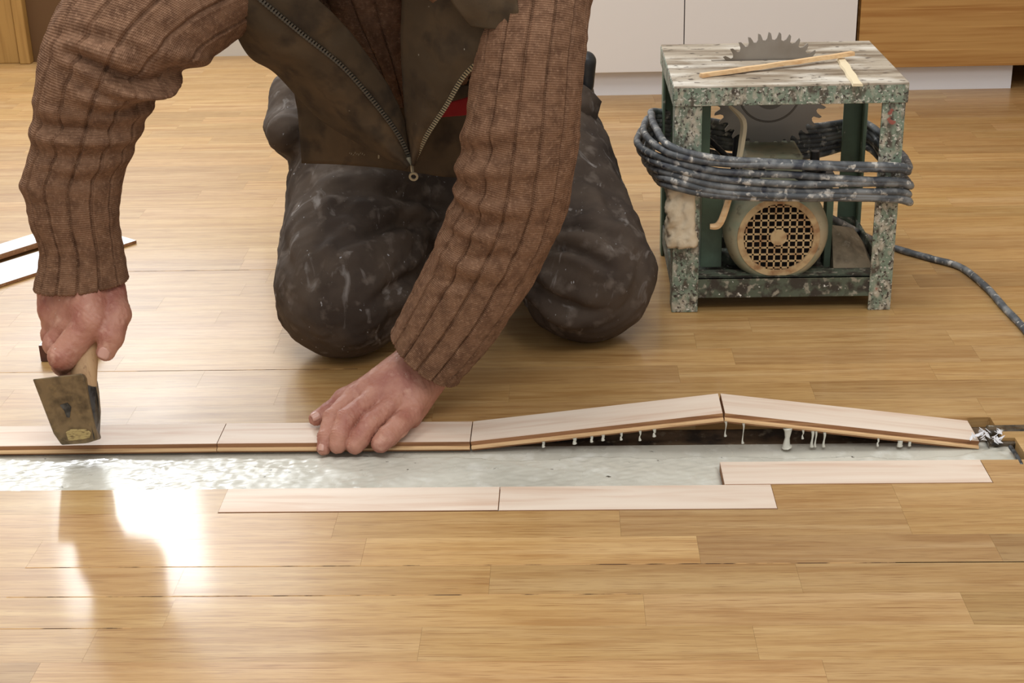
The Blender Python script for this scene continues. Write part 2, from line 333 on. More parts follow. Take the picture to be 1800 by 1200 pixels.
f = [(i*ny+j, (i+1)*ny+j, (i+1)*ny+j+1, i*ny+j+1) for i in range(nx-1) for j in range(ny-1)]
nb = len(V); 
glue = mk('adhesive_bed', V, f, M_GLUE, uv=V[:, :2], org=(-.4, 1.65, -.014))
tag(glue, 'wet pale grey adhesive spread along the open strip of the floor', 'adhesive', kind='stuff')

# ---------------------------------------------------------------- new boards
def board(x0, x1, zl, zr, label, ya=1.7115, yb=1.7715, tongue=True, group=None, org=None, tint=1.0, skew=0):
    t = .0135
    prof = [(0, 0), (0, -.0052), (.0012, -.0054), (-.0042, -.0062), (-.0046, -.0088), (.0006, -.0096), (.0012, -t)] if tongue else [(0, 0), (0, -t)]
    prof = [(ya+a, b, i) for i, (a, b) in enumerate(prof)]; prof += [(yb, -t, 9), (yb, 0, 9)]
    n = len(prof); v = []; uv = []; ox = random.uniform(0, 30)
    for k, (x, zz) in enumerate(((x0, zl), (x1, zr))):
        ang = math.atan2(zr-zl, x1-x0)
        for (y, b, i) in prof: v.append((x-b*math.sin(ang)*-1*-1+skew*(y-ya), y, zz+b*math.cos(ang))); uv.append((x+ox, y+b))
    f = [(i, (i+1) % n, n+(i+1) % n, n+i) for i in range(n)]+[tuple(range(n))[::-1], tuple(range(n, 2*n))]
    mi = [1]*n+[1, 1]; mi[n-1] = 0
    if tongue: mi[3] = 2; mi[2] = 2; mi[4] = 2
    tn = np.ones((2*n, 3))*tint
    o = mk('parquet_board', v, f, None, None, False, uv, org or ((x0+x1)/2, (ya+yb)/2, min(zl, zr)-t), tn, [M_NEW, M_SIDE, M_TONG], mi)
    b = o.modifiers.new('bevel', 'BEVEL'); b.width = .0005; b.segments = 1; b.limit_method = 'ANGLE'
    return tag(o, label, 'floor board', group or 'new boards of the raised row')
JL = G(387, 776)[0]
board(-1.05, -.7745, -.0005, .0006, 'new pale board at the far left end of the raised row', tint=.98)
board(-.774, -.4515, .0006, .0018, 'new pale board with tongue edge lying under the hammer head')
board(-.4508, -.1262, .0018, .0012, 'new pale board held down by the hand at its front edge')
board(-.1252, .1935, .0012, .0378, 'new pale board tilted up to the peak, left slope of the tent')
board(.1965, .5165, .0378, -.0045, 'new pale board tilted down from the peak, right slope of the tent', tint=.97)
gp = 'new boards laid flush in the floor'
board(-.412, -.0833, 0.0004, 0.0004, 'left one of the two new flat boards nearest the camera', Y0+5*W+.0018, Y0+6*W, False, gp)
board(-.0827, .2398, 0.0004, 0.0004, 'right one of the two new flat boards nearest the camera', Y0+5*W+.0011, Y0+6*W, False, gp, tint=.97)
board(.185, .5015, 0.0004, 0.0004, 'new short flat board laid between the glue and the tented boards at right', Y0+6*W+.0006, Y0+7*W, False, gp, tint=.98)
# glue strings under the tented boards
def strand(x, zt, zb, y, r, w2=None):
    s = MB(); s.tube([(x, y, zt+.003), (x+.0005, y, zt-.002), (x, y, (zt+zb)/2), (x-.0006, y-.0003, zb+.002), (x, y, zb-.002)], [r*2.6, r*1.3, r*.6, r*1.2, r*2.6] if not w2 else [w2*1.5, w2*1.1, w2*.75, w2*1.1, w2*1.7], 8)
    return s
for (px, r, w2, full) in [(955, .0009, 0, .5), (1010, .0012, 0, .3), (1040, .0009, 0, .25), (1060, .0010, 0, .2), (1092, .0008, 0, .3), (1125, .0008, 0, .45), (1150, .0010, 0, .25), (1275, .0008, 0, .5), (1306, .0008, 0, .8), (1384, 0, .0042, 1), (1411, .0007, 0, .4), (1428, 0, .0016, 1), (1434, 0, .0011, 1), (1449, 0, .0014, 1), (1544, 0, .0010, 1), (1583, 0, .0024, 1), (1600, .0009, 0, .9)]:
    x = P(px, 760, 1.7115)[0]
    zt = (np.interp(x, [-.1252, .1935, .1965, .5165], [.0012, .0378, .0378, -.0045]))-.013
    zb = -.007 if full == 1 else zt-(zt+.007)*full
    o = strand(x, zt, zb, 1.7095, r or .001, w2 or None).build('glue_drip', M_GLUE, glue, True)
# broken glue-soaked end of the old boards, dark gap wall
od = empty('broken_board_stub', (.56, 1.735, -.014), 'dark glue-soaked stub of old board at the right end of the tented row', 'floor board')
s = MB()
for (a, b) in [((.528, 1.706, -.014), (.588, 1.728, -.0045)), ((.533, 1.729, -.014), (.590, 1.748, .001))]: s.box(a, b)
s.build('board_stub', M_WET, od, bevel=.002)
s = MB(); R_ = np.eye(3)
p0, p1 = G(1776, 785, -.002), G(1796, 818, -.002); s.tube([p0, (p0+p1)/2+np.array([.001, 0, 0]), p1], .0028, 8); s.build('metal_edge', M_STEELD, od, True)
s = MB()
for i in range(26):
    c = G(random.uniform(1703, 1762), random.uniform(757, 777), .001); a = random.uniform(0, 6.28); d = np.array([math.cos(a), math.sin(a)*.6, random.uniform(0, .5)])*random.uniform(.006, .014)
    n_ = np.array([-d[1], d[0], .002])*.35; s.add([c-d/2, c+n_, c+d/2+[0, 0, .004], c-n_+[0, 0, .002]], [(0, 1, 2, 3)])
so = s.build('torn_paper', M_KICK, org=G(1730, 770)); tag(so, 'small white torn shreds at the right end of the tented boards', 'paper scraps', kind='stuff')
mo = so.modifiers.new('solid', 'SOLIDIFY'); mo.thickness = .0006

# ---------------------------------------------------------------- back of the room
def struct(name, a, b, m, bevel=0):
    s = MB(); s.box(a, b); return tag(s.build(name, m, bevel=bevel, org=(0, 0, 0)), kind='structure')
s = MB(); WX0, WX1, WZ0, WZ1 = -2.24, -.80, .56, 2.14
YB = 4.16
s.box((-2.3, YB, 0), (WX0, YB+.1, 2.6)); s.box((WX1, YB, 0), (2.0, YB+.1, 2.6)); s.box((WX0, YB, 0), (WX1, YB+.1, WZ0)); s.box((WX0, YB, WZ1), (WX1, YB+.1, 2.6))
tag(s.build('wall_back', M_WALL), kind='structure')
struct('wall_left', (-2.4, .7, 0), (-2.3, 4.26, 2.6), M_WALL)
struct('wall_right', (2.0, .7, 0), (2.1, 4.26, 2.6), M_WALL)
s = MB()
for a, b in [((WX0, YB-.01, WZ0), (WX0+.03, YB+.04, WZ1)), ((WX1-.03, YB-.01, WZ0), (WX1, YB+.04, WZ1)), ((WX0, YB-.01, WZ0), (WX1, YB+.04, WZ0+.03)), ((WX0, YB-.01, WZ1-.03), (WX1, YB+.04, WZ1))]: s.box(a, b)
tag(s.build('window_1', M_WHITE), kind='structure')
dr = G(58, 110)
sd = empty('doorway', (dr[0]-.3, YB-.1, 0), 'low oak sideboard with dark end panel by the wall at upper left, cut low under the window', 'doorway')  # door woodwork, cut down so the window light gets past it
s = MB(); s.box((dr[0]-.7, YB-.045, 0), (dr[0]-.035, YB-.002, .50)); s.build('front_panel', M_DOORW, sd, bevel=.003)
s = MB(); s.box((dr[0]-.03, YB-.06, 0), (dr[0], YB-.002, .50)); s.build('side_frame', M_DOORW, sd, bevel=.003)
s = MB(); s.box((dr[0]+.001, YB-.03, 0), (dr[0]+.12, YB-.002, .50)); s.build('end_panel', M_DARKW, sd)
# base cabinets
YC = 3.575
def cabinet(name, x0, x1, m, fronts, label, kx=None):
    r = empty(name, ((x0+x1)/2, YC+.3, 0), label, 'cabinet', 'base cabinets along the back')
    s = MB(); s.box((x0, YC+.022, .058), (x1, YC+.56, .84)); s.build('carcass', M_WHITE if m is not M_VEN else M_VEN, r)
    for a, b in fronts: s = MB(); s.box((a+.0012, YC, .062), (b-.0012, YC+.02, .838)); s.build('door', m, r, bevel=.001)
    s = MB(); s.box((x0, YC+.03, .0), (kx or x1, YC+.045, .056)); s.build('plinth', M_KICK, r)
    return r
xa = P(1203, 40, YC)[0]; xb = P(1509, 40, YC)[0]; xk = G(1786, 163)[0]
cabinet('base_cabinet', xa-.4, xb-.003, M_WHITE, [(xa-.4, xa), (xa, xb-.003)], 'white lacquered kitchen base cabinet behind the saw bench')
cabinet('base_cabinet', xb+.003, xb+.75, M_VEN, [(xb+.003, xb+.75)], 'oak veneered kitchen base cabinet with white plinth at upper right', xk)
ct = MB(); ct.box((xa-.42, YC-.02, .84), (xb+.77, YC+.58, .875)); tag(ct.build('worktop', M_CONC, bevel=.002, org=(xa+.2, YC+.3, .84)), 'grey worktop lying across the white and oak base cabinets', 'worktop')

# ---------------------------------------------------------------- saw bench
MX0, MX1, MY0, MY1, MZ = .160, .494, 2.155, 2.452, .353
saw = empty('saw_bench', ((MX0+MX1)/2, (MY0+MY1)/2, 0), 'small green paint-chipped steel table saw bench wrapped in cable', 'table saw')
lw = .040
def leg(x, y, sx, sy, m, z0=0, z1=MZ-.006, w_=lw):
    s = MB(); a, b = sorted((x, x+sx*w_)); c, d = sorted((y, y+sy*.004)); s.box((a, c, z0), (b, d, z1))
    a, b = sorted((x, x+sx*.004)); c, d = sorted((y+sy*.004, y+sy*w_)); s.box((a, c, z0), (b, d, z1))
    return s.build('leg', m, saw, bevel=.0012)
leg(MX0, MY0, 1, 1, M_GREEN); leg(MX1, MY0, -1, 1, M_GREEN, w_=.034); leg(MX0, MY1, 1, -1, M_GREENC, w_=.034); leg(MX1, MY1, -1, -1, M_GREENC, w_=.034)
s = MB(); s.box((MX0-.002, MY0-.003, MZ-.030), (MX1+.002, MY0+.002, MZ-.002)); s.box((MX0-.002, MY1-.002, MZ-.030), (MX1+.002, MY1+.003, MZ-.002))
s.box((MX0-.003, MY0, MZ-.030), (MX0+.002, MY1, MZ-.002)); s.box((MX1-.002, MY0, MZ-.030), (MX1+.003, MY1, MZ-.002)); s.build('apron', M_GREEN, saw, bevel=.001)
YBL = 2.325
bx = P(1353, 160, YBL); zb_, zt_ = P(1353, 262, YBL)[2], P(1353, 56, YBL)[2]; BZ = (zb_+zt_)/2; BR = (zt_-zb_)/2
s = MB(); sw = .092
s.box((MX0-.002, MY0-.003, MZ-.004), (MX1+.002, YBL-.006, MZ)); s.box((MX0-.002, YBL+.006, MZ-.004), (MX1+.002, MY1+.003, MZ))
s.box((MX0-.002, YBL-.006, MZ-.004), (bx[0]-sw, YBL+.006, MZ)); s.box((bx[0]+sw, YBL-.006, MZ-.004), (MX1+.002, YBL+.006, MZ)); s.build('table_plate', M_TTOP, saw, bevel=.0008)
s = MB(); s.box((MX0+.003, MY0+.003, .022), (MX1-.003, MY0+.007, .056)); s.box((MX0+.005, MY1-.008, .022), (MX1-.005, MY1-.003, .056))
s.box((MX0+.002, MY0+.01, .022), (MX0+.006, MY1-.01, .056)); s.box((MX1-.006, MY0+.01, .022), (MX1-.002, MY1-.01, .056)); s.box((MX0+.006, MY0+.003, .052), (MX1-.006, MY0+.038, .056)); s.build('lower_rail', M_GREEND, saw, bevel=.001)
s = MB(); s.box((MX0+.008, MY0+.02, .036), (MX1-.008, MY1-.01, .041)); s.build('shelf', M_GREEND, saw)
# blade
nt = 36; vv = []; ff = []
out = []
for i in range(nt):
    a = 2*math.pi*i/nt
    for da, rr in ((0, .875), (.045, .865), (.085, .90), (.112, 1.0), (.150, .975), (.165, .92)): out.append((a-da+.17, BR*rr))
out = sorted(out)
no = len(out)
for yy in (YBL-.0013, YBL+.0013):
    for a, r_ in out: vv.append((bx[0]+r_*math.cos(a), yy, BZ+r_*math.sin(a)))
vv += [(bx[0], YBL-.0013, BZ), (bx[0], YBL+.0013, BZ)]
for i in range(no):
    j = (i+1) % no; ff += [(i, j, no+j, no+i), (2*no, j, i), (2*no+1, no+i, no+j)]
bl = mk('saw_blade', vv, ff, M_BLADE, saw, False)
s = MB(); s.lathe((bx[0], YBL, BZ), (0, 1, 0), [(-.0013, BR*.50), (-.0017, BR*.505), (-.0017, BR*.53), (-.0013, BR*.535)], 64); s.build('printed_ring', M_BLADED, bl)
s = MB(); s.cyl((bx[0], YBL-.011, BZ), (bx[0], YBL+.03, BZ), .026, n=32); s.cyl((bx[0], YBL-.017, BZ), (bx[0], YBL-.011, BZ), .012, n=6); s.build('arbor', M_BLADED, bl, True, sharp=30)
s = MB(); s.cyl((bx[0], YBL+.02, BZ), (bx[0], MY1-.02, BZ), .009, n=16); s.box((bx[0]-.03, MY1-.06, BZ-.02), (bx[0]+.03, MY1-.03, MZ-.004)); s.build('spindle', M_GREENC, saw)
# motor, axis along the depth
mc = P(1368, 416, MY0+.012); MC = (mc[0], mc[1], mc[2]); mr = .0765
mt = MB()
mt.lathe(MC, (0, 1, 0), [(.004, .058), (-.004, .060), (-.003, .066), (.002, .072), (.020, .0785), (.058, .079), (.060, .073), (.072, .072)])
mt.lathe(MC, (0, 1, 0), [(.072, .0), (.072, .070), (.205, .070), (.212, .055), (.214, 0)])
for k in range(28):
    a = 2*math.pi*k/28; c = np.array([math.cos(a), 0, math.sin(a)]); n_ = np.array([-math.sin(a), 0, math.cos(a)])*.0012
    q = [np.array(MC)+c*.069+n_+np.array([0, .078, 0]), np.array(MC)+c*.078+n_+np.array([0, .078, 0]), np.array(MC)+c*.078+n_+np.array([0, .2, 0]), np.array(MC)+c*.069+n_+np.array([0, .2, 0])]
    mt.add(q+[u_-2*n_ for u_ in q], [(0, 1, 2, 3), (7, 6, 5, 4), (0, 4, 5, 1), (1, 5, 6, 2), (2, 6, 7, 3)])
motor = mt.build('motor', M_MOTOR, saw, True, sharp=35)
s = MB(); gr_ = .0585
for k in range(-6, 6):
    o_ = (k+.5)*.0108; hw = math.sqrt(max(gr_**2-o_**2, 0))
    if hw > .012:
        s.box((MC[0]+o_-.0013, MC[1]-.0035, MC[2]-hw), (MC[0]+o_+.0013, MC[1]-.001, MC[2]+hw)); s.box((MC[0]-hw, MC[1]-.0035, MC[2]+o_-.0013), (MC[0]+hw, MC[1]-.001, MC[2]+o_+.0013))
s.cyl((MC[0], MC[1]-.0045, MC[2]), (MC[0], MC[1]-.001, MC[2]), .0125, n=20)
s.lathe(MC, (0, 1, 0), [(-.001, .052), (-.0048, .053), (-.0048, .062), (-.001, .063)])
s.build('fan_grille', M_GRID, motor)
s = MB(); s.cyl((MC[0], MC[1]+.012, MC[2]), (MC[0], MC[1]+.016, MC[2]), .058, n=32); s.build('fan', M_VOID, motor)  # plain near-black disc, paints the darkness inside the cover behind the grille
s = MB(); s.box((MC[0]-.045, MC[1]+.08, MC[2]+.068), (MC[0]+.045, MC[1]+.17, MC[2]+.105)); s.build('terminal_box', M_MOTOR, motor, bevel=.005)
s = MB(); s.box((MC[0]-.075, MC[1]+.085, .041), (MC[0]+.075, MC[1]+.11, MC[2]-.055)); s.box((MC[0]-.075, MC[1]+.165, .041), (MC[0]+.075, MC[1]+.19, MC[2]-.055)); s.build('motor_foot', M_GREEND, motor)
# dark clamps between motor and blade
s = MB()
for (px, py) in ((1337, 290), (1432, 285)):
    c = P(px, py, 2.26); s.cyl(c-[0, 0, .02], c+[0, 0, .018], .0075, n=8); s.cyl(c-[0, 0, .012], c+[0, 0, .0], .016, n=6); s.box(c-[.03, .01, .03], c+[.03, .01, -.016])
a_, b_ = P(1265, 225, 2.36), P(1290, 285, 2.3); s.tube([P(1240, 240, 2.4), P(1270, 268, 2.38), P(1292, 292, 2.36)], .005); s.tube([P(1298, 225, 2.38), P(1290, 300, 2.36), P(1286, 340, 2.34)], .006); s.tube([P(1364, 255, 2.35), P(1364, 300, 2.34)], .006)
s.box(P(1300, 318, 2.27)-[0, .01, .004], P(1450, 300, 2.27)+[0, .02, .004]); s.build('belt_tensioner', M_BLACK, saw, bevel=.001)
# inner plates and brackets
def plate(x0, y0_, x1, y1_, Y, dY, m, name):
    a = P(x0, y1_, Y); b = P(x1, y0_, Y); s = MB(); s.box((a[0], Y, a[2]), (b[0], Y+dY, b[2])); return s.build(name, m, saw, bevel=.001)
plate(1214, 184, 1250, 330, 2.235, .005, M_GREENC, 'inner_post'); plate(1231, 330, 1272, 470, 2.22, .05, M_GREENC, 'motor_bracket'); plate(1447, 335, 1467, 470, 2.24, .03, M_GREENC, 'motor_bracket')
a = P(1455, 395, 2.26); s = MB()
w0, w1, w2, w3 = P(1462, 395, 2.27), P(1500, 400, 2.30), P(1535, 490, 2.22), P(1465, 490, 2.20)
w2[2] = w3[2] = .0411; v = [w0, w1, (w1[0]+.03, 2.34, .0411), w2, w3, (w0[0], 2.34, .0411)]
s.add(v, [(0, 4, 3, 1), (1, 3, 2), (0, 1, 2, 5), (0, 5, 4), (4, 5, 2, 3)]); s.build('dusty_wedge', M_CONC, saw)
# tape wrapped round the left front leg
ta, tb = P(1172, 436, MY0-.008), P(1224, 330, MY0-.008)
nth, nz = 48, 26; V = []; 
for j in range(nz):
    zz = ta[2]+(tb[2]-ta[2])*j/(nz-1)
    for i in range(nth):
        t = 2*math.pi*i/nth; c, sn = math.cos(t), math.sin(t); rx = .5*(tb[0]-ta[0])*(1+.10*math.sin(j*.9)*.4); e = (abs(c)**5+abs(sn)**5)**(-1/5)
        V.append(((ta[0]+tb[0])/2+rx*c*e+.004*(j < 7)*(c > 0), MY0+.014+.024*sn*e, zz))
V = np.array(V); V += (.0022*wn(V, 22)+.0016*wn(V*[1, 1, 2], 55, 2))[:, None]*np.array([1, 1, .3])
f = [(j*nth+i, j*nth+(i+1) % nth, (j+1)*nth+(i+1) % nth, (j+1)*nth+i) for j in range(nz-1) for i in range(nth)]
tp = mk('tape_wrap', V, f, M_TAPE, saw); q = tp.modifiers.new('s', 'SOLIDIFY'); q.thickness = .0015
# cable wound round the frame
s = MB(); cb = []
for k in range(7):
    j = lambda a: random.uniform(-a, a)
    fl_ = [262, 274, 286, 298, 309, 320, 331][k]; fr = [292, 297, 318, 322, 337, 348, 351][k]; fm = [288, 291, 308, 322, 336, 346, 348][k]
    lx = [1146, 1132, 1122, 1126, 1134, 1142, 1150][k]; ly = [205, 222, 240, 252, 270, 284, 296][k]
    pts = [P(1158, 196+8*k, 2.44), P(lx, ly, 2.32), P(lx+8, ly+22, 2.22), P(1180, fl_-4, 2.142-.003*(k % 2)), P(1262, (fl_+fm)/2+4, 2.136), P(1400, fm+j(2), 2.134-.004*(k % 2)), P(1500, (fm+fr)/2+j(3), 2.136), P(1580, fr, 2.142), P(1598+j(3), fr+4, 2.17), P(1588-4*k, fr-18, 2.30), P(1560+j(6), 250+9*k, 2.40), P(1520+j(8), 214+7*k, 2.47), P(1420, 220+9*k+j(3), 2.475), P(1280, 212+10*k+j(5), 2.47)]
    s.tube(pts, .0056, 10, per=8, closed=True, wob=.06)
s.build('cable_coil', M_CABLE, saw, True)
s = MB(); pts = [P(1440, 372, 2.30), P(1490, 398, 2.36), P(1540, 424, 2.45)]+[G(x, y, .0058) for x, y in ((1590, 441), (1640, 455), (1690, 470), (1735, 506), (1765, 540), (1800, 577), (1850, 640), (1930, 700))]
s.tube(pts, .0056, 10, per=8, wob=.05); s.build('power_cable', M_CABLE, saw, True)
# wood slivers caught in the bench
s = MB(); s.tube([P(1282, 172+14, 2.24), P(1306, 212, 2.235), P(1304, 250, 2.232), P(1297, 290, 2.23)], [.002, .005, .005, .004], 4); s.build('wood_sliver', M_SCRAPL, saw)
s = MB(); s.tube([P(1284, 340, 2.16), P(1272, 378, 2.155), P(1262, 396, 2.155), P(1248, 398, 2.155)], [.005, .0055, .0055, .004], 6); s.build('wood_sliver', M_SCRAP, saw)
# scraps lying on the table
def stick(a, b, w_, h_, m, label, name='wood_offcut'):
    s = MB(); a = np.array(a); b = np.array(b); n = 14; rows = []
    for i in range(n):
        t = i/(n-1); c = a*(1-t)+b*t+np.array([0, .0012*math.sin(i*2.1), 0]); ww = w_*(1-.12*math.sin(i*1.3)); d = (b-a)/np.linalg.norm(b-a); q = np.cross(d, [0, 0, 1.]); q /= np.linalg.norm(q)
        rows += [c-q*ww/2, c+q*ww/2, c+q*ww*.42+[0, 0, h_], c-q*ww*.42+[0, 0, h_*.9]]
    f = [(4*i+k, 4*i+(k+1) % 4, 4*i+4+(k+1) % 4, 4*i+4+k) for i in range(n-1) for k in range(4)]+[(3, 2, 1, 0), (4*n-4, 4*n-3, 4*n-2, 4*n-1)]
    s.add(rows, f); o = s.build(name, m, org=tuple((a+b)/2)); return tag(o, label, 'wood offcut', 'scraps on the saw table')
stick(G(1232, 136, MZ+.0005), G(1499, 97, MZ+.0075), .011, .006, M_SCRAP, 'long thin pine sliver lying across the saw table in front of the blade')
stick(G(1478, 106, MZ+.0005), G(1508, 152, MZ+.0005), .014, .004, M_SCRAPL, 'short pale wood chip at the right end of the long sliver')

# ---------------------------------------------------------------- boards lying at the left
a0, a1 = G(-60, 521, .004), G(240, 424, .004); d = (a1-a0)/np.linalg.norm(a1-a0); nrm = np.array([-d[1], d[0], 0])
def lying(p0, p1, w_, h0, h1, m, label, cat='floor board', name='skirting_board', group='boards lying behind the hammer arm'):
    s = MB(); d = (p1-p0)/np.linalg.norm(p1-p0); n_ = np.array([-d[1], d[0], 0]); z0 = np.array([0, 0, 1.])
    v = [p0, p1, p1+n_*w_, p0+n_*w_]; v = [np.array([q[0], q[1], h0]) for q in v]+[np.array([q[0], q[1], h1]) for q in v]
    s.add(v, [(0, 3, 2, 1), (4, 5, 6, 7), (0, 1, 5, 4), (1, 2, 6, 5), (2, 3, 7, 6), (3, 0, 4, 7)]); s.mi = [1, 0, 1, 1, 1, 1]
    o = s.build(name, [m, M_SIDE], bevel=.0005, org=(v[0]+v[2])/2*[1, 1, 0]+[0, 0, h0]); return tag(o, label, cat, group)
lying(a0, a1, .095, .0005, .006, M_PLAST, 'white laminated board lying flat and diagonal behind the hammer arm')
b0, b1 = G(-60, 476, .006), G(150, 409, .006)
lying(b0+nrm*.0, b1, .05, .0065, .016, M_PLAST, 'narrow pale board with brown edge lying on the white laminated board')
c0 = G(72, 636, 0); 
s = MB(); s.box((c0[0], c0[1], .0005), (c0[0]+.075, c0[1]+.11, .026)); s.mi = [1, 0, 1, 1, 1, 1]
tag(s.build('board_offcut', [M_PLAST, mat('dark_brown_end', sr(92, 56, 42), [(sr(60, 36, 28), 60, .45, .65)], rough=.7)], bevel=.0006, org=(c0[0]+.03, c0[1]+.05, 0)), 'short white topped offcut with dark brown end on the floor behind the hammer hand', 'wood offcut')

# ---------------------------------------------------------------- hammer
ham = empty('hammer', P(130, 780, 1.655), 'parquet hammer with rusty wedge head and ash handle gripped in the hand', 'hammer')
s = MB(); s.tube([P(166, 545, 1.738), P(162, 560, 1.734), P(156, 590, 1.722), P(149, 640, 1.705), P(146, 690, 1.692), P(141, 740, 1.682)], [.0125, .0135, .0145, .0158, .0165, .0165], 20); s.build('handle', M_HANDLE, ham, True)
front = [(57, 666), (144, 656), (149, 664), (158, 710), (172, 772), (150, 779), (108, 782), (94, 762), (80, 726)]
YH = 1.664
fv = [P(x, y, YH) for x, y in front]; off = ray(150, 720)/np.linalg.norm(ray(150, 720))*.046+np.array([.005, 0, 0]); n = len(fv); bv = [q+off*(1.0) for q in fv]
# right flank narrows to the bare steel side
s = MB(); s.add(fv+bv, [tuple(range(n))[::-1], tuple(range(n, 2*n))]+[(i, (i+1) % n, n+(i+1) % n, n+i) for i in range(n)], 0)
hd = s.build('hammer_head', M_STEEL, ham, bevel=.0018)
s = MB(); q = [P(145, 680, YH+.004), P(168, 682, YH+.024), P(172, 700, YH+.024), P(175, 735, YH+.024), P(174, 770, YH+.022), P(165, 772, YH-.002)]
s.add(q+[a+np.array([-.004, .02, 0]) for a in q], [(0, 5, 4, 3, 2, 1), (6, 7, 8, 9, 10, 11)]+[((i+1) % 6, i, 6+i, 6+(i+1) % 6) for i in range(6)]); s.build('head_cheek', M_STEELD, hd, bevel=.001)
s = MB(); q = [P(x, y, YH-.0016) for x, y in ((115, 760), (124, 755), (152, 755), (160, 761), (157, 770), (138, 774), (120, 775))]
s.add(q+[a+np.array([0, .01, 0]) for a in q], [tuple(range(7))[::-1]]+[(i, (i+1) % 7, 7+(i+1) % 7, 7+i) for i in range(7)]); s.build('handle_wedge', M_ENDG, ham, bevel=.001)
s = MB(); q = [P(x, y, YH-.0009) for x, y in ((105, 712), (118, 708), (125, 716), (122, 734), (117, 733), (113, 722))]
s.add(q+[a+np.array([0, .004, 0]) for a in q], [tuple(range(6))[::-1]]+[(i, (i+1) % 6, 6+(i+1) % 6, 6+i) for i in range(6)]); s.build('stamped_mark', M_STEELD, hd)

# ---------------------------------------------------------------- person
def chainf(pts): return [(P(x, y, Y), r) for x, y, Y, r in pts]
def finger(p, ch, k=.003):
    d = None
    for (a, ra), (b, rb) in zip(ch[:-1], ch[1:]):
        e = rc(p, a, b, ra, rb); d = e if d is None else sm(d, e, k)
    return d
LH = dict(
 index=[(624, 694, 1.766, .0130), (584, 734, 1.734, .0118), (573, 768, 1.708, .0106), (569, 788, 1.6975, .0090)],
 middle=[(656, 700, 1.756, .0138), (610, 736, 1.722, .0140), (598, 766, 1.7015, .0130), (594, 781, 1.6950, .0118)],
 ring=[(690, 711, 1.750, .0138), (651, 745, 1.719, .0142), (633, 769, 1.7015, .0132), (624, 782, 1.6950, .0120)],
 little=[(722, 726, 1.746, .0136), (699, 750, 1.718, .0142), (682, 766, 1.7030, .0136), (669, 779, 1.6960, .0122)],
 thumb=[(662, 676, 1.805, .0200), (606, 702, 1.785, .0145), (577, 725, 1.768, .0120), (556, 735, 1.758, .0098)])
LHc = {k: chainf(v) for k, v in LH.items()}
WL = P(752, 622, 1.822); WL2 = P(800, 540, 1.80)
def lhand(p):
    F = None
    for k in ('index', 'middle', 'ring', 'little'):
        d = finger(p, LHc[k]); F = d if F is None else sm(F, d, .0004)
    th = finger(p, LHc['thumb'], .006)
    pl = rc(p, WL, LHc['middle'][0][0], .0290, .0140)
    for k, r_ in (('index', .0132), ('ring', .0140), ('little', .0138)): pl = sm(pl, rc(p, WL, LHc[k][0][0], .0270, r_), .010)
    pl = sm(pl, rc(p, P(765, 655, 1.81), P(715, 735, 1.765), .022, .018), .012)
    pl = sm(pl, rc(p, P(640, 700, 1.785), P(710, 715, 1.775), .016, .018), .010)
    pl = sm(pl, rc(p, WL, WL2, .029, .036), .014)
    d = sm(sm(pl, F, .0035), th, .008)
    return d
def ldisp(V, N):
    d = .0004*wn(V, 60)+.00025*wn(V, 160, 1)
    for k in ('index', 'middle', 'ring'):     # tendons towards the knuckles
        a, b = WL, LHc[k][0][0]; ab = b-a; t = np.clip((V-a)@ab/(ab@ab), 0, 1); dist = np.linalg.norm(V-a-t[:, None]*ab-N*.015, axis=1)
        d += .0012*np.exp(-(dist/.012)**2)*np.sin(np.pi*np.clip(t*1.1-.05, 0, 1))
    for k in ('index', 'middle', 'ring', 'little'):
        for j in (1, 2):
            a = LHc[k][j][0]; ax = LHc[k][j+1][0]-LHc[k][j-1][0]; ax /= np.linalg.norm(ax); t = (V-a)@ax; dist = np.linalg.norm(V-a, axis=1)
            d -= .0006*np.cos(t*2*np.pi/.0035)*np.exp(-(t/.005)**2)*np.exp(-(dist/.02)**4)
    return d
RH = dict(
 index=[(160, 566, 1.716, .0200), (110, 626, 1.692, .0178), (112, 640, 1.716, .0150), (140, 636, 1.744, .0115)],
 middle=[(128, 566, 1.736, .0190), (98, 604, 1.726, .0160), (108, 618, 1.752, .0130), (140, 612, 1.766, .0115)],
 ring=[(106, 556, 1.752, .0185), (93, 588, 1.750, .0150), (108, 598, 1.774, .0130), (140, 592, 1.780, .0110)],
 little=[(96, 540, 1.768, .0170), (92, 570, 1.772, .0135), (108, 580, 1.792, .0120), (136, 575, 1.795, .0100)],
 thumb=[(192, 512, 1.760, .0200), (206, 552, 1.732, .0165), (196, 592, 1.706, .0145), (186, 618, 1.698, .0118)])
RHc = {k: chainf(v) for k, v in RH.items()}
WR = P(146, 462, 1.775); WR2 = P(138, 360, 1.775)
def rhand(p):
    F = None
    for k in ('index', 'middle', 'ring', 'little'):
        d = finger(p, RHc[k]); F = d if F is None else sm(F, d, .0015)
    th = finger(p, RHc['thumb'], .006)
    pl = rc(p, WR, RHc['middle'][0][0], .036, .023)
    for k, r_ in (('index', .023), ('ring', .022), ('little', .020)): pl = sm(pl, rc(p, WR, RHc[k][0][0], .034, r_), .012)
    pl = sm(pl, rc(p, P(100, 500, 1.775), P(105, 540, 1.76), .025, .024), .012)
    pl = sm(pl, rc(p, P(184, 485, 1.772), P(192, 525, 1.758), .022, .020), .010)
    pl = sm(pl, rc(p, WR, WR2, .036, .036), .014)
    pl = np.maximum(pl, -(rc(p, P(168, 545, 1.728), P(146, 700, 1.695), .0128, .0150)))
    return sm(sm(pl, F, .005), th, .007)
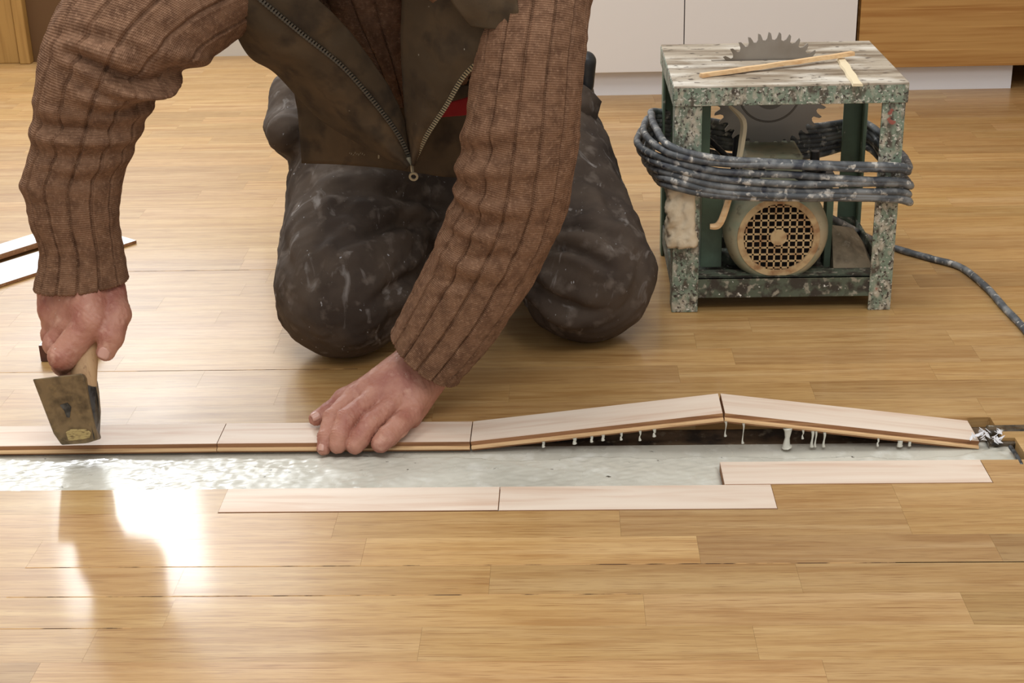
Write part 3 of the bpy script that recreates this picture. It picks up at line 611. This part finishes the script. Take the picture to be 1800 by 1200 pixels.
def rdisp(V, N):
    d = .0004*wn(V, 60)+.00025*wn(V, 160, 1)
    a = RHc['index'][0][0]; ax = RHc['index'][1][0]-a; ax /= np.linalg.norm(ax); t = (V-a)@ax; dist = np.linalg.norm(V-a, axis=1)
    d -= .0008*np.cos(t*2*np.pi/.005)*np.exp(-((t+.006)/.007)**2)*np.exp(-(dist/.03)**4)
    a = RHc['index'][1][0]; t = (V-a)@ax; dist = np.linalg.norm(V-a, axis=1); d -= .0005*np.cos(t*2*np.pi/.004)*np.exp(-(t/.006)**2)*np.exp(-(dist/.025)**4)
    return d
def bbox(ch, pad=.03, extra=()):
    q = np.array([c for k in ch.values() for c, _ in k]+list(extra)); return q.min(0)-pad, q.max(0)+pad
# torso frame
PEL = np.array([-.185, 2.36, .30]); CHE = np.array([-.185, 1.92, .56]); NECK = np.array([-.19, 1.77, .70]); HEAD = np.array([-.19, 1.64, .755])
SL = P(930, -40, 1.84); SR = P(395, -60, 1.86)
ELL = P(905, 330, 1.79); ELR = P(155, 120, 1.79)
def rest(p):      # head, neck, trunk and arms under the clothes
    d = sm(rc(p, PEL, CHE+[0, .11, 0], .10, .06), rc(p, SR+[.02, .06, 0], SL+[-.02, .06, 0], .04, .04), .03)
    d = sm(d, rc(p, CHE+[0, .11, .02], NECK+[0, .01, .01], .05, .052), .05); d = sm(d, rc(p, NECK, HEAD+[0, .02, 0], .052, .055), .02)
    for a, b, c in ((SL+[0, .03, 0], ELL, WL2), (SR+[0, .03, 0], ELR, WR2)):
        d = sm(d, rc(p, a, b, .048, .040), .03); d = sm(d, rc(p, b, c, .040, .032), .02)
    # head looks down: up axis of the face tips forward
    up = np.array([0, -.55, .83]); fo = np.array([0, -.83, -.55]); q = p-HEAD
    lx, lu, lf = q[:, 0], q@up, q@fo; l = np.stack([lx, lf, lu], 1)
    h = ell(l, (0, -.01, .035), (.076, .098, .088)); h = sm(h, ell(l, (0, .035, -.045), (.052, .055, .065)), .03)
    h = sm(h, rc(l, (0, .088, .012), (0, .112, -.022), .008, .013), .012)
    for sx in (-1, 1):
        h = sm(h, ell(l, (sx*.078, .0, -.01), (.010, .020, .032)), .006); h = np.maximum(h, -ell(l, (sx*.032, .098, .012), (.016, .012, .009)))
        h = sm(h, ell(l, (sx*.031, .080, .012), (.012, .012, .010)), .004)
    h = sm(h, ell(l, (0, .086, -.052), (.024, .010, .008)), .006)
    return sm(d, h, .02)
V1, F1 = nets(lhand, *bbox(LHc, .035, [WL, WL2]), .0016, ldisp)
V2, F2 = nets(rhand, *bbox(RHc, .04, [WR, WR2]), .0018, rdisp)
V3, F3 = nets(rest, (-.72, 1.45, .10), (.12, 2.55, .92), .008)
VB = np.vstack([V1, V2, V3]); FB = np.vstack([F1, F2+len(V1), F3+len(V1)+len(V2)])
man = mk('person', VB, FB, M_SKIN, org=(-.18, 2.05, 0))
tag(man, 'person kneeling in brown ribbed sweater, olive vest and stained trousers, striking with a hammer', 'person')
def nail(chain, side, name='fingernail', up=(0, -.6, .8), sc=1.):
    (a, ra), (b, rb) = chain[-2], chain[-1]; ax = (b-a)/np.linalg.norm(b-a); n_ = np.array(up, float); n_ -= ax*(n_@ax); n_ /= np.linalg.norm(n_); s_ = np.cross(ax, n_)
    V = []; nu, nv = 10, 8
    for i in range(nu):
        for j in range(nv):
            u_, v_ = i/(nu-1), j/(nv-1)*2-1; wd = rb*.62*sc*math.sqrt(max(0, 1-((u_-.5)*2)**4*.6)); hh = rb*(1.0)*math.cos(v_*.75)+.0004
            V.append(b+ax*(u_-.35)*rb*1.15*sc+s_*v_*wd+n_*hh*(1-.12*u_))
    f = [(i*nv+j, (i+1)*nv+j, (i+1)*nv+j+1, i*nv+j+1) for i in range(nu-1) for j in range(nv-1)]
    o = mk(name, V, f, M_NAIL, man); q = o.modifiers.new('s', 'SOLIDIFY'); q.thickness = .0008; return o
nail(LHc['thumb'], 0, up=(-.2, -.8, .6)); nail(RHc['thumb'], 0, up=(.1, -.9, .4)); nail(LHc['index'], 0, up=(-.3, -1, .1), sc=.8)
# hair
def hair(p):
    up = np.array([0, -.55, .83]); fo = np.array([0, -.83, -.55]); q = p-HEAD; l = np.stack([q[:, 0], q@fo, q@up], 1)
    h = ell(l, (0, -.018, .042), (.084, .103, .094)); return np.maximum(h, (l[:, 1]-.045)-(l[:, 2]-.02)*.6)
V, F = nets(hair, HEAD-.16, HEAD+.16, .005, lambda V, N: .0025*wn(V, 30)); mk('hair', V, F, M_HAIR, man)

# folds of cloth laid along lines: depth in metres, width in pixels of the reference frame
def folds_along(V, N, lines):
    d = V-CAMP; z = d@_fw; u = 900+CF*(d@_r)/z; v = 600-CF*(d@_u)/z; out = np.zeros(len(V)); face = np.clip(-(N*d).sum(1)/np.linalg.norm(d, axis=1)*2.5, 0, 1)
    for pts, dep, wd in lines:
        c = catmull(np.array([(a, b, 0) for a, b in pts], float), 10)[:, :2]; best = np.full(len(V), 1e9); sd = np.zeros(len(V)); tt = np.zeros(len(V))
        m = (u > c[:, 0].min()-5*wd) & (u < c[:, 0].max()+5*wd) & (v > c[:, 1].min()-5*wd) & (v < c[:, 1].max()+5*wd); idx = np.flatnonzero(m)
        q = np.stack([u[idx], v[idx]], 1); b_ = best[idx]; s_ = sd[idx]; t_ = tt[idx]
        for k in range(len(c)-1):
            ab = c[k+1]-c[k]; t = np.clip(((q-c[k])@ab)/(ab@ab+1e-9), 0, 1); e = q-c[k]-t[:, None]*ab; dd = np.hypot(e[:, 0], e[:, 1]); w_ = dd < b_
            b_ = np.where(w_, dd, b_); s_ = np.where(w_, np.sign(ab[0]*e[:, 1]-ab[1]*e[:, 0]), s_); t_ = np.where(w_, (k+t)/(len(c)-1), t_)
        x = b_*s_/wd; taper = np.sin(np.pi*np.clip(t_*.92+.06, 0, 1))**.6
        out[idx] += dep*taper*(-np.exp(-x**2)+.55*np.exp(-((x-2.0)/1.4)**2)+.4*np.exp(-((x+2.2)/1.5)**2))*face[idx]
    return out

# sleeves
def sleeve(name, st, ribs, folds, dr=.86, nu=None, per=26, roll=0, lines=()):
    A = [(P(a, b, Y), P(c, d, Y)) for a, b, c, d, Y in st]
    Lp = catmull([a for a, _ in A], per); Rp = catmull([b for _, b in A], per); C = (Lp+Rp)/2; m = len(C)
    T = np.gradient(C, axis=0); T /= np.linalg.norm(T, axis=1)[:, None]; nu = nu or ribs*26
    for _ in range(6): T[1:-1] = (T[:-2]+T[1:-1]*2+T[2:])/4
    T /= np.linalg.norm(T, axis=1)[:, None]
    th = np.linspace(0, 2*np.pi, nu, endpoint=False); V = np.empty((m, nu, 3)); sarc = np.r_[0, np.cumsum(np.linalg.norm(np.diff(C, axis=0), axis=1))]
    N = np.empty_like(V)
    for i in range(m):
        a = (Rp[i]-Lp[i])/2; ra = np.linalg.norm(a); b = np.cross(T[i], a); b /= np.linalg.norm(b)
        if b[1] > 0: b = -b
        d_ = np.cos(th)[:, None]*a+np.sin(th)[:, None]*b*ra*dr; V[i] = C[i]+d_; N[i] = d_/np.linalg.norm(d_, axis=1)[:, None]
    TH, SS = np.meshgrid(th, sarc)
    ph = (TH/(2*np.pi)*ribs+roll) % 1; g = np.minimum(ph, 1-ph)
    dsp = -.0042*np.exp(-(g/.052)**2)+.0012*np.sin(np.pi*ph)+.0008*np.exp(-((g-.13)/.05)**2)
    for (s0, amp, wdt, tc, tw, sl) in folds:   # position along, depth, width, angle centre, angle spread, slant
        x = SS-s0-sl*np.sin(TH-tc); ang = np.exp(-(np.angle(np.exp(1j*(TH-tc)))/tw)**2)
        dsp += amp*ang*(np.exp(-(x/wdt)**2)-.75*np.exp(-((x-wdt*1.7)/wdt)**2))
    fl2 = V.reshape(-1, 3); dsp += (.0018*wn(fl2, 8, 2)+.0007*wn(fl2*[1, 1, 2.2], 17, 3)).reshape(m, nu)
    dsp += folds_along(fl2, N.reshape(-1, 3), lines).reshape(m, nu)
    V = V+N*dsp[..., None]
    rings = [V[k] for k in range(m)]; e = V[-1]; c = e.mean(0); tt = T[-1]
    uvr = [(th/(2*np.pi), np.full(nu, s_)) for s_ in sarc]
    for (k, q) in ((1.012, .002), (1.0, .0045), (.93, .003), (.90, -.012), (.88, -.03)):
        rings.append(c+(e-c)*k+tt*q+(.0006*np.sin(th*ribs*6))[:, None]*tt); uvr.append((th/(2*np.pi), np.full(nu, sarc[-1]+.004)))
    rings.insert(0, C[0]+(V[0]-C[0])*.3-T[0]*.02); uvr.insert(0, uvr[0])
    M_ = len(rings); VV = np.vstack(rings); UV = np.vstack([np.stack([a*1.0, b], 1) for a, b in uvr]); UV[:, 0] *= .36
    f = [(i*nu+k, i*nu+(k+1) % nu, (i+1)*nu+(k+1) % nu, (i+1)*nu+k) for i in range(M_-1) for k in range(nu)]
    luv = []
    o = mk(name, VV, f, M_KNIT, man, True, UV)
    return o
FR = math.pi/2      # angle facing the camera
sleeve('sweater_sleeve', [(868, -110, 1052, -100, 1.84), (860, 0, 1037, 8, 1.80), (836, 100, 1027, 112, 1.775), (820, 200, 1017, 218, 1.765), (806, 290, 1006, 322, 1.765), (797, 352, 986, 398, 1.77), (774, 412, 954, 460, 1.775), (747, 470, 916, 526, 1.78), (718, 528, 868, 596, 1.785), (690, 580, 808, 667, 1.79)],
       14, [(.235, .006, .012, FR+.9, 1.0, .02), (.275, .007, .012, FR+.7, 1.1, .02), (.315, .006, .011, FR+.9, 1.0, .01), (.355, .005, .011, FR+.7, 1.0, 0), (.40, .004, .012, FR+.4, .9, 0)], roll=.3, lines=[([(808, 330), (860, 350), (930, 345)], .004, 9), ([(790, 385), (850, 400), (900, 390)], .004, 8), ([(765, 430), (830, 455), (890, 450)], .004, 9), ([(745, 480), (800, 500), (850, 492)], .003, 8)])
sleeve('sweater_sleeve', [(300, -190, 500, -10, 1.87), (215, -110, 440, 50, 1.84), (126, -12, 378, 92, 1.80), (88, 52, 318, 128, 1.78), (70, 112, 284, 168, 1.775), (63, 172, 262, 196, 1.775), (59, 232, 244, 240, 1.775), (44, 318, 214, 315, 1.775), (55, 380, 208, 378, 1.77), (74, 440, 213, 435, 1.768), (65, 500, 223, 488, 1.765)],
       13, [(.178, .012, .013, .5, 1.0, .02), (.222, .018, .015, .55, .95, .02), (.265, .006, .010, FR-.2, 1.4, 0), (.30, .007, .011, FR, 1.5, 0), (.335, .004, .012, FR-.9, .9, 0), (.37, .004, .012, FR+1.2, .8, 0)], roll=.1, lines=[([(120, 92), (180, 120), (240, 146), (300, 140)], .013, 9), ([(140, 150), (200, 172), (262, 172)], .007, 8), ([(75, 222), (140, 232), (235, 236)], .005, 8), ([(70, 300), (130, 318), (200, 318)], .003, 9), ([(100, 60), (190, 70), (280, 112)], .005, 11)])

# trousers
KL = np.array([-.322, 2.008, .101]); KR = np.array([.030, 2.058, .100]); HL = np.array([-.300, 2.36, .26]); HR = np.array([-.085, 2.38, .25])
def trou(p):
    def legf(k, h, foot):
        d = rc(p, k, h, .098, .128); d = sm(d, rc(p, k+[0, .02, -.015], foot, .080, .052), .03); return d
    a = legf(KL, HL, np.array([-.27, 2.46, .055])); b = legf(KR, HR, np.array([-.09, 2.52, .055]))
    d = sm(a, b, .03); d = sm(d, rc(p, (-.185, 2.34, .22), (-.20, 2.20, .16), .07, .06), .05); d = sm(d, ell(p, (-.185, 2.38, .30), (.215, .15, .15)), .06)
    d = sm(d, rc(p, P(512, 168, 2.34), P(508, 225, 2.28), .034, .040), .03)
    d = sm(d, rc(p, P(500, 232, 2.20), P(520, 225, 2.28), .030, .035), .02)       # bulging hip pocket
    return np.maximum(d, -(p[:, 2]-.001))
def tdisp(V, N):
    d = .004*wn(V, 5)+.0026*wn(V*[1, 1, .5], 14, 1)+.0012*wn(V*[.6, 1, 1], 30, 2)
    # folds that fan out from the crotch over each thigh and from the back of each knee
    for k, c, fr, am in ((KL, np.array([-.19, 2.2, .22]), 9, .0085), (KR, np.array([-.10, 2.12, .10]), 8, .0095)):
        q = V-c; r_ = np.linalg.norm(q[:, [0, 2]], axis=1); a = np.arctan2(q[:, 2], q[:, 0]); msk = np.exp(-((r_-.10)/.07)**2)*(N[:, 1] < .3)
        d += am*np.abs(np.sin(a*fr*.5+1.2*wn(V, 4, 3)))**.7*msk-am*.5*msk
    d += 1.7*folds_along(V, N, [([(800, 372), (700, 342), (570, 336)], .006, 11), ([(800, 398), (700, 396), (600, 430)], .006, 10), ([(790, 428), (715, 488), (655, 532)], .006, 11), ([(760, 480), (715, 545), (670, 590)], .004, 10), ([(500, 310), (493, 400), (510, 480)], .004, 9), ([(540, 320), (560, 420), (545, 520)], .003, 14),
        ([(975, 402), (1035, 400), (1088, 424)], .007, 8), ([(955, 432), (1015, 440), (1072, 474)], .008, 8), ([(930, 492), (985, 530), (1050, 552)], .006, 9), ([(905, 520), (960, 562), (1030, 590)], .006, 9), ([(1010, 300), (1060, 330), (1090, 390)], .004, 11), ([(1110, 420), (1125, 480), (1095, 560)], .003, 10)])
    return d*np.clip(V[:, 2]/.05, 0, 1)
V, F = nets(trou, (-.54, 1.87, -.004), (.20, 2.66, .52), .0048, tdisp); V[:, 2] = np.maximum(V[:, 2], .0008)
tr = mk('trousers', V, F, M_TROU, man)
# shoes behind
for x, y in ((-.27, 2.50), (-.085, 2.56)):
    fn = lambda p: sm(rc(p, (x, y, .05), (x+.01, y+.10, .045), .045, .036), rc(p, (x, y+.06, .09), (x, y+.02, .06), .03, .04), .03)
    V, F = nets(fn, (x-.08, y-.08, -.01), (x+.1, y+.19, .17), .006); V[:, 2] = np.maximum(V[:, 2], .0008); mk('shoe', V, F, M_BLACK, man)

# vest
def torso(p): return sm(sm(rc(p, PEL+[0, .0, .05], CHE+[0, .05, 0], .150, .115), rc(p, SR+[.02, .02, .0], SL+[-.02, .02, .0], .075, .075), .07), rc(p, CHE+[0, .02, 0], NECK+[0, .03, 0], .11, .08), .05)
V, F = nets(lambda p: np.maximum(np.maximum(torso(p)+.010, -(ell(p, P(655, 40, 1.86), (.11, .085, .20)))), p[:, 2]-.74), (-.6, 1.6, .15), (.25, 2.6, .82), .009, lambda V, N: .003*wn(V, 9)); mk('sweater_body', V, F, M_KNIT, man)
def vestf(p):
    d = torso(p); d = np.maximum(d, -(d+.010)); d = np.maximum(d, p[:, 2]-.73)
    v = np.abs(p[:, 0]+.19)-.115; fr = (p[:, 1]-2.05)+(p[:, 2]-.40)*.9      # open at the front
    return np.maximum(d, -np.maximum(v, fr))
V, F = nets(vestf, (-.6, 1.6, .15), (.25, 2.65, .80), .007, lambda V, N: .004*wn(V, 8)+.002*wn(V, 20, 1)); vest = mk('vest', V, F, M_VEST, man)
def sheet(name, rows, m, parent, thick=.003, per=8, amp=.002, uv=None, freq=16, ribs=0):
    R1 = [catmull([P(*q) for q in row], per) for row in rows]; n2 = len(R1[0])
    Gd = np.array([catmull([R1[i][j] for i in range(len(R1))], per) for j in range(n2)])   # j, i
    a, b = Gd.shape[:2]; V = Gd.reshape(-1, 3); V = V+(amp*wn(V, freq, 2)+amp*.6*wn(V, freq*2.4, 3))[:, None]*np.array([0, -1, .3])
    if ribs: ph = (np.repeat(np.linspace(0, ribs, a), b)) % 1; V[:, 1] += .0045*np.exp(-(np.minimum(ph, 1-ph)/.08)**2)
    f = [(i*b+j, i*b+j+1, (i+1)*b+j+1, (i+1)*b+j) for i in range(a-1) for j in range(b-1)]
    o = mk(name, V, f, m, parent, True, np.stack([np.repeat(np.linspace(0, .3, a), b), np.tile(np.linspace(0, .3, b), a)], 1))
    s_ = o.modifiers.new('s', 'SOLIDIFY'); s_.thickness = thick; s_.offset = 0; return o
ZA = [(400, -50, 1.80), (455, 0, 1.80), (528, 60, 1.815), (600, 118, 1.83), (655, 180, 1.85), (698, 238, 1.87), (722, 288, 1.885)]
OA = [(370, -60, 1.86), (408, 40, 1.86), (440, 98, 1.87), (486, 128, 1.89), (560, 205, 1.91), (640, 255, 1.90), (716, 296, 1.89)]
MA = [((a[0]*.45+b[0]*.55), (a[1]*.45+b[1]*.55), (a[2]+b[2])/2-.02) for a, b in zip(ZA, OA)]
sheet('front_panel', [OA, MA, ZA], M_VEST, vest, .004)
IA = [(500, -50, 1.81), (560, 0, 1.815), (610, 50, 1.83), (655, 110, 1.845), (690, 165, 1.865), (712, 222, 1.885), (724, 284, 1.892)]
sheet('zip_facing', [ZA, [((a[0]+b[0])/2, (a[1]+b[1])/2, (a[2]+b[2])/2-.004) for a, b in zip(ZA, IA)], IA], M_VEST, vest, .003)
ZB = [(925, -50, 1.80), (920, 10, 1.775), (880, 78, 1.765), (822, 130, 1.79), (786, 188, 1.82), (752, 240, 1.85), (728, 290, 1.882)]
IB = [(705, -50, 1.83), (708, 0, 1.835), (706, 60, 1.85), (708, 120, 1.86), (712, 180, 1.875), (716, 230, 1.885), (724, 290, 1.89)]
MBp = [((a[0]+b[0])/2, (a[1]+b[1])/2, (a[2]+b[2])/2-.018) for a, b in zip(ZB, IB)]
sheet('front_panel', [IB, MBp, ZB], M_VEST, vest, .004)
sheet('collar', [[(780, -60, 1.78), (785, -20, 1.77), (800, 10, 1.765), (830, 45, 1.76)], [(850, -60, 1.77), (850, -25, 1.755), (855, 10, 1.748), (862, 50, 1.748)], [(905, -60, 1.76), (905, -20, 1.75), (912, 20, 1.745), (908, 50, 1.748)]], M_VEST, vest, .005)
sheet('sweater_front', [[(500, -60, 1.93), (580, -60, 1.90), (660, -60, 1.895), (745, -60, 1.93)], [(560, 40, 1.945), (620, 40, 1.915), (680, 40, 1.91), (745, 40, 1.94)], [(610, 120, 1.96), (660, 120, 1.93), (700, 120, 1.925), (745, 130, 1.95)], [(650, 190, 1.97), (690, 190, 1.945), (715, 190, 1.945), (745, 200, 1.96)]], M_KNIT, man, .003, per=26, ribs=5)
# lower front of the jacket with pocket
sheet('lower_panel', [[(505, 100, 2.03), (600, 110, 2.0), (700, 130, 1.99), (780, 150, 2.0), (850, 150, 2.02)], [(524, 190, 2.03), (600, 195, 1.995), (700, 200, 1.985), (780, 215, 1.995), (850, 220, 2.02)], [(532, 286, 2.035), (620, 290, 1.995), (700, 298, 1.98), (780, 310, 1.99), (860, 312, 2.02)]], M_VEST, vest, .005)
s = MB()
for k in range(9):
    a = P(614+k*3.2, 270+(k % 3)*1.5, 1.972); s.tube([a, a+[.0011, 0, .0022 if k % 2 else .0014]], .00035, 5, per=2)
s.build('stitched_mark', M_ZIP, vest)
s = MB(); a = P(666, 272, 1.962); s.tube([a, a-[.0006, 0, .005]], .0012, 6, per=2); s.build('stitched_emblem', M_ZIP, vest)
# zips
def zipper(line, name, side):
    c = catmull([P(*q) for q in line], 24); L = np.r_[0, np.cumsum(np.linalg.norm(np.diff(c, axis=0), axis=1))]; s = MB(); k = 0
    for t in np.arange(.0, L[-1]-.004, .0042):
        p = np.array([np.interp(t, L, c[:, i]) for i in range(3)]); q = np.array([np.interp(t+.002, L, c[:, i]) for i in range(3)]); d = (q-p)/np.linalg.norm(q-p)
        n_ = np.cross(d, [0, -1, 0]); n_ /= np.linalg.norm(n_); n_ *= side; o_ = np.cross(d, n_)
        A = np.stack([d, n_, o_], 1); b = np.array([[x, y, z_] for x in (-.0011, .0011) for y in (-.001, .0048) for z_ in (-.002, .002)])@A.T+p
        s.add(b, [(0, 1, 3, 2), (4, 6, 7, 5), (0, 4, 5, 1), (2, 3, 7, 6), (0, 2, 6, 4), (1, 5, 7, 3)])
    s.tube(c[::12], .0012, 6, per=6)
    return s.build(name, M_ZIP if side > 0 else M_ZIPD, vest)
zipper([(a, b, c-.004) for a, b, c in ZA], 'zipper', -1); zb2 = zipper([(a, b, c-.004) for a, b, c in ZB], 'zipper', 1)
s = MB(); c = P(727, 310, 1.872); s.lathe(c, (0, 1, .2), [(-.0012, .0034), (-.0012, .0062), (.0012, .0062), (.0012, .0034), (-.0012, .0034)], 20); s.tube([P(723, 286, 1.872), P(725, 302, 1.872)], .0022, 8); s.tube([P(718, 276, 1.874), P(722, 290, 1.872)], .0042, 8)
s.build('zip_pull', M_ZIP, vest, True, sharp=30)
sheet('shirt_hem', [[(755, 195, 1.965), (790, 180, 1.965), (835, 168, 1.965)], [(758, 208, 1.965), (795, 204, 1.965), (838, 200, 1.965)]], M_RED, man, .003)
fn = lambda p: sm(rc(p, P(1030, 108, 2.30), P(1028, 150, 2.30), .016, .014), rc(p, P(1010, 110, 2.32), P(1010, 150, 2.32), .02, .018), .01)
V, F = nets(fn, P(1020, 150, 2.31)-.08, P(1020, 110, 2.31)+.06, .004); mk('belt_pouch', V, F, M_BLACK, man)
sheet('hip_pocket', [[(990, 140, 2.28), (1025, 150, 2.27), (1056, 178, 2.28)], [(990, 180, 2.28), (1022, 185, 2.255), (1050, 196, 2.28)], [(990, 225, 2.28), (1020, 222, 2.265), (1045, 212, 2.28)]], M_TROU, tr, .006)
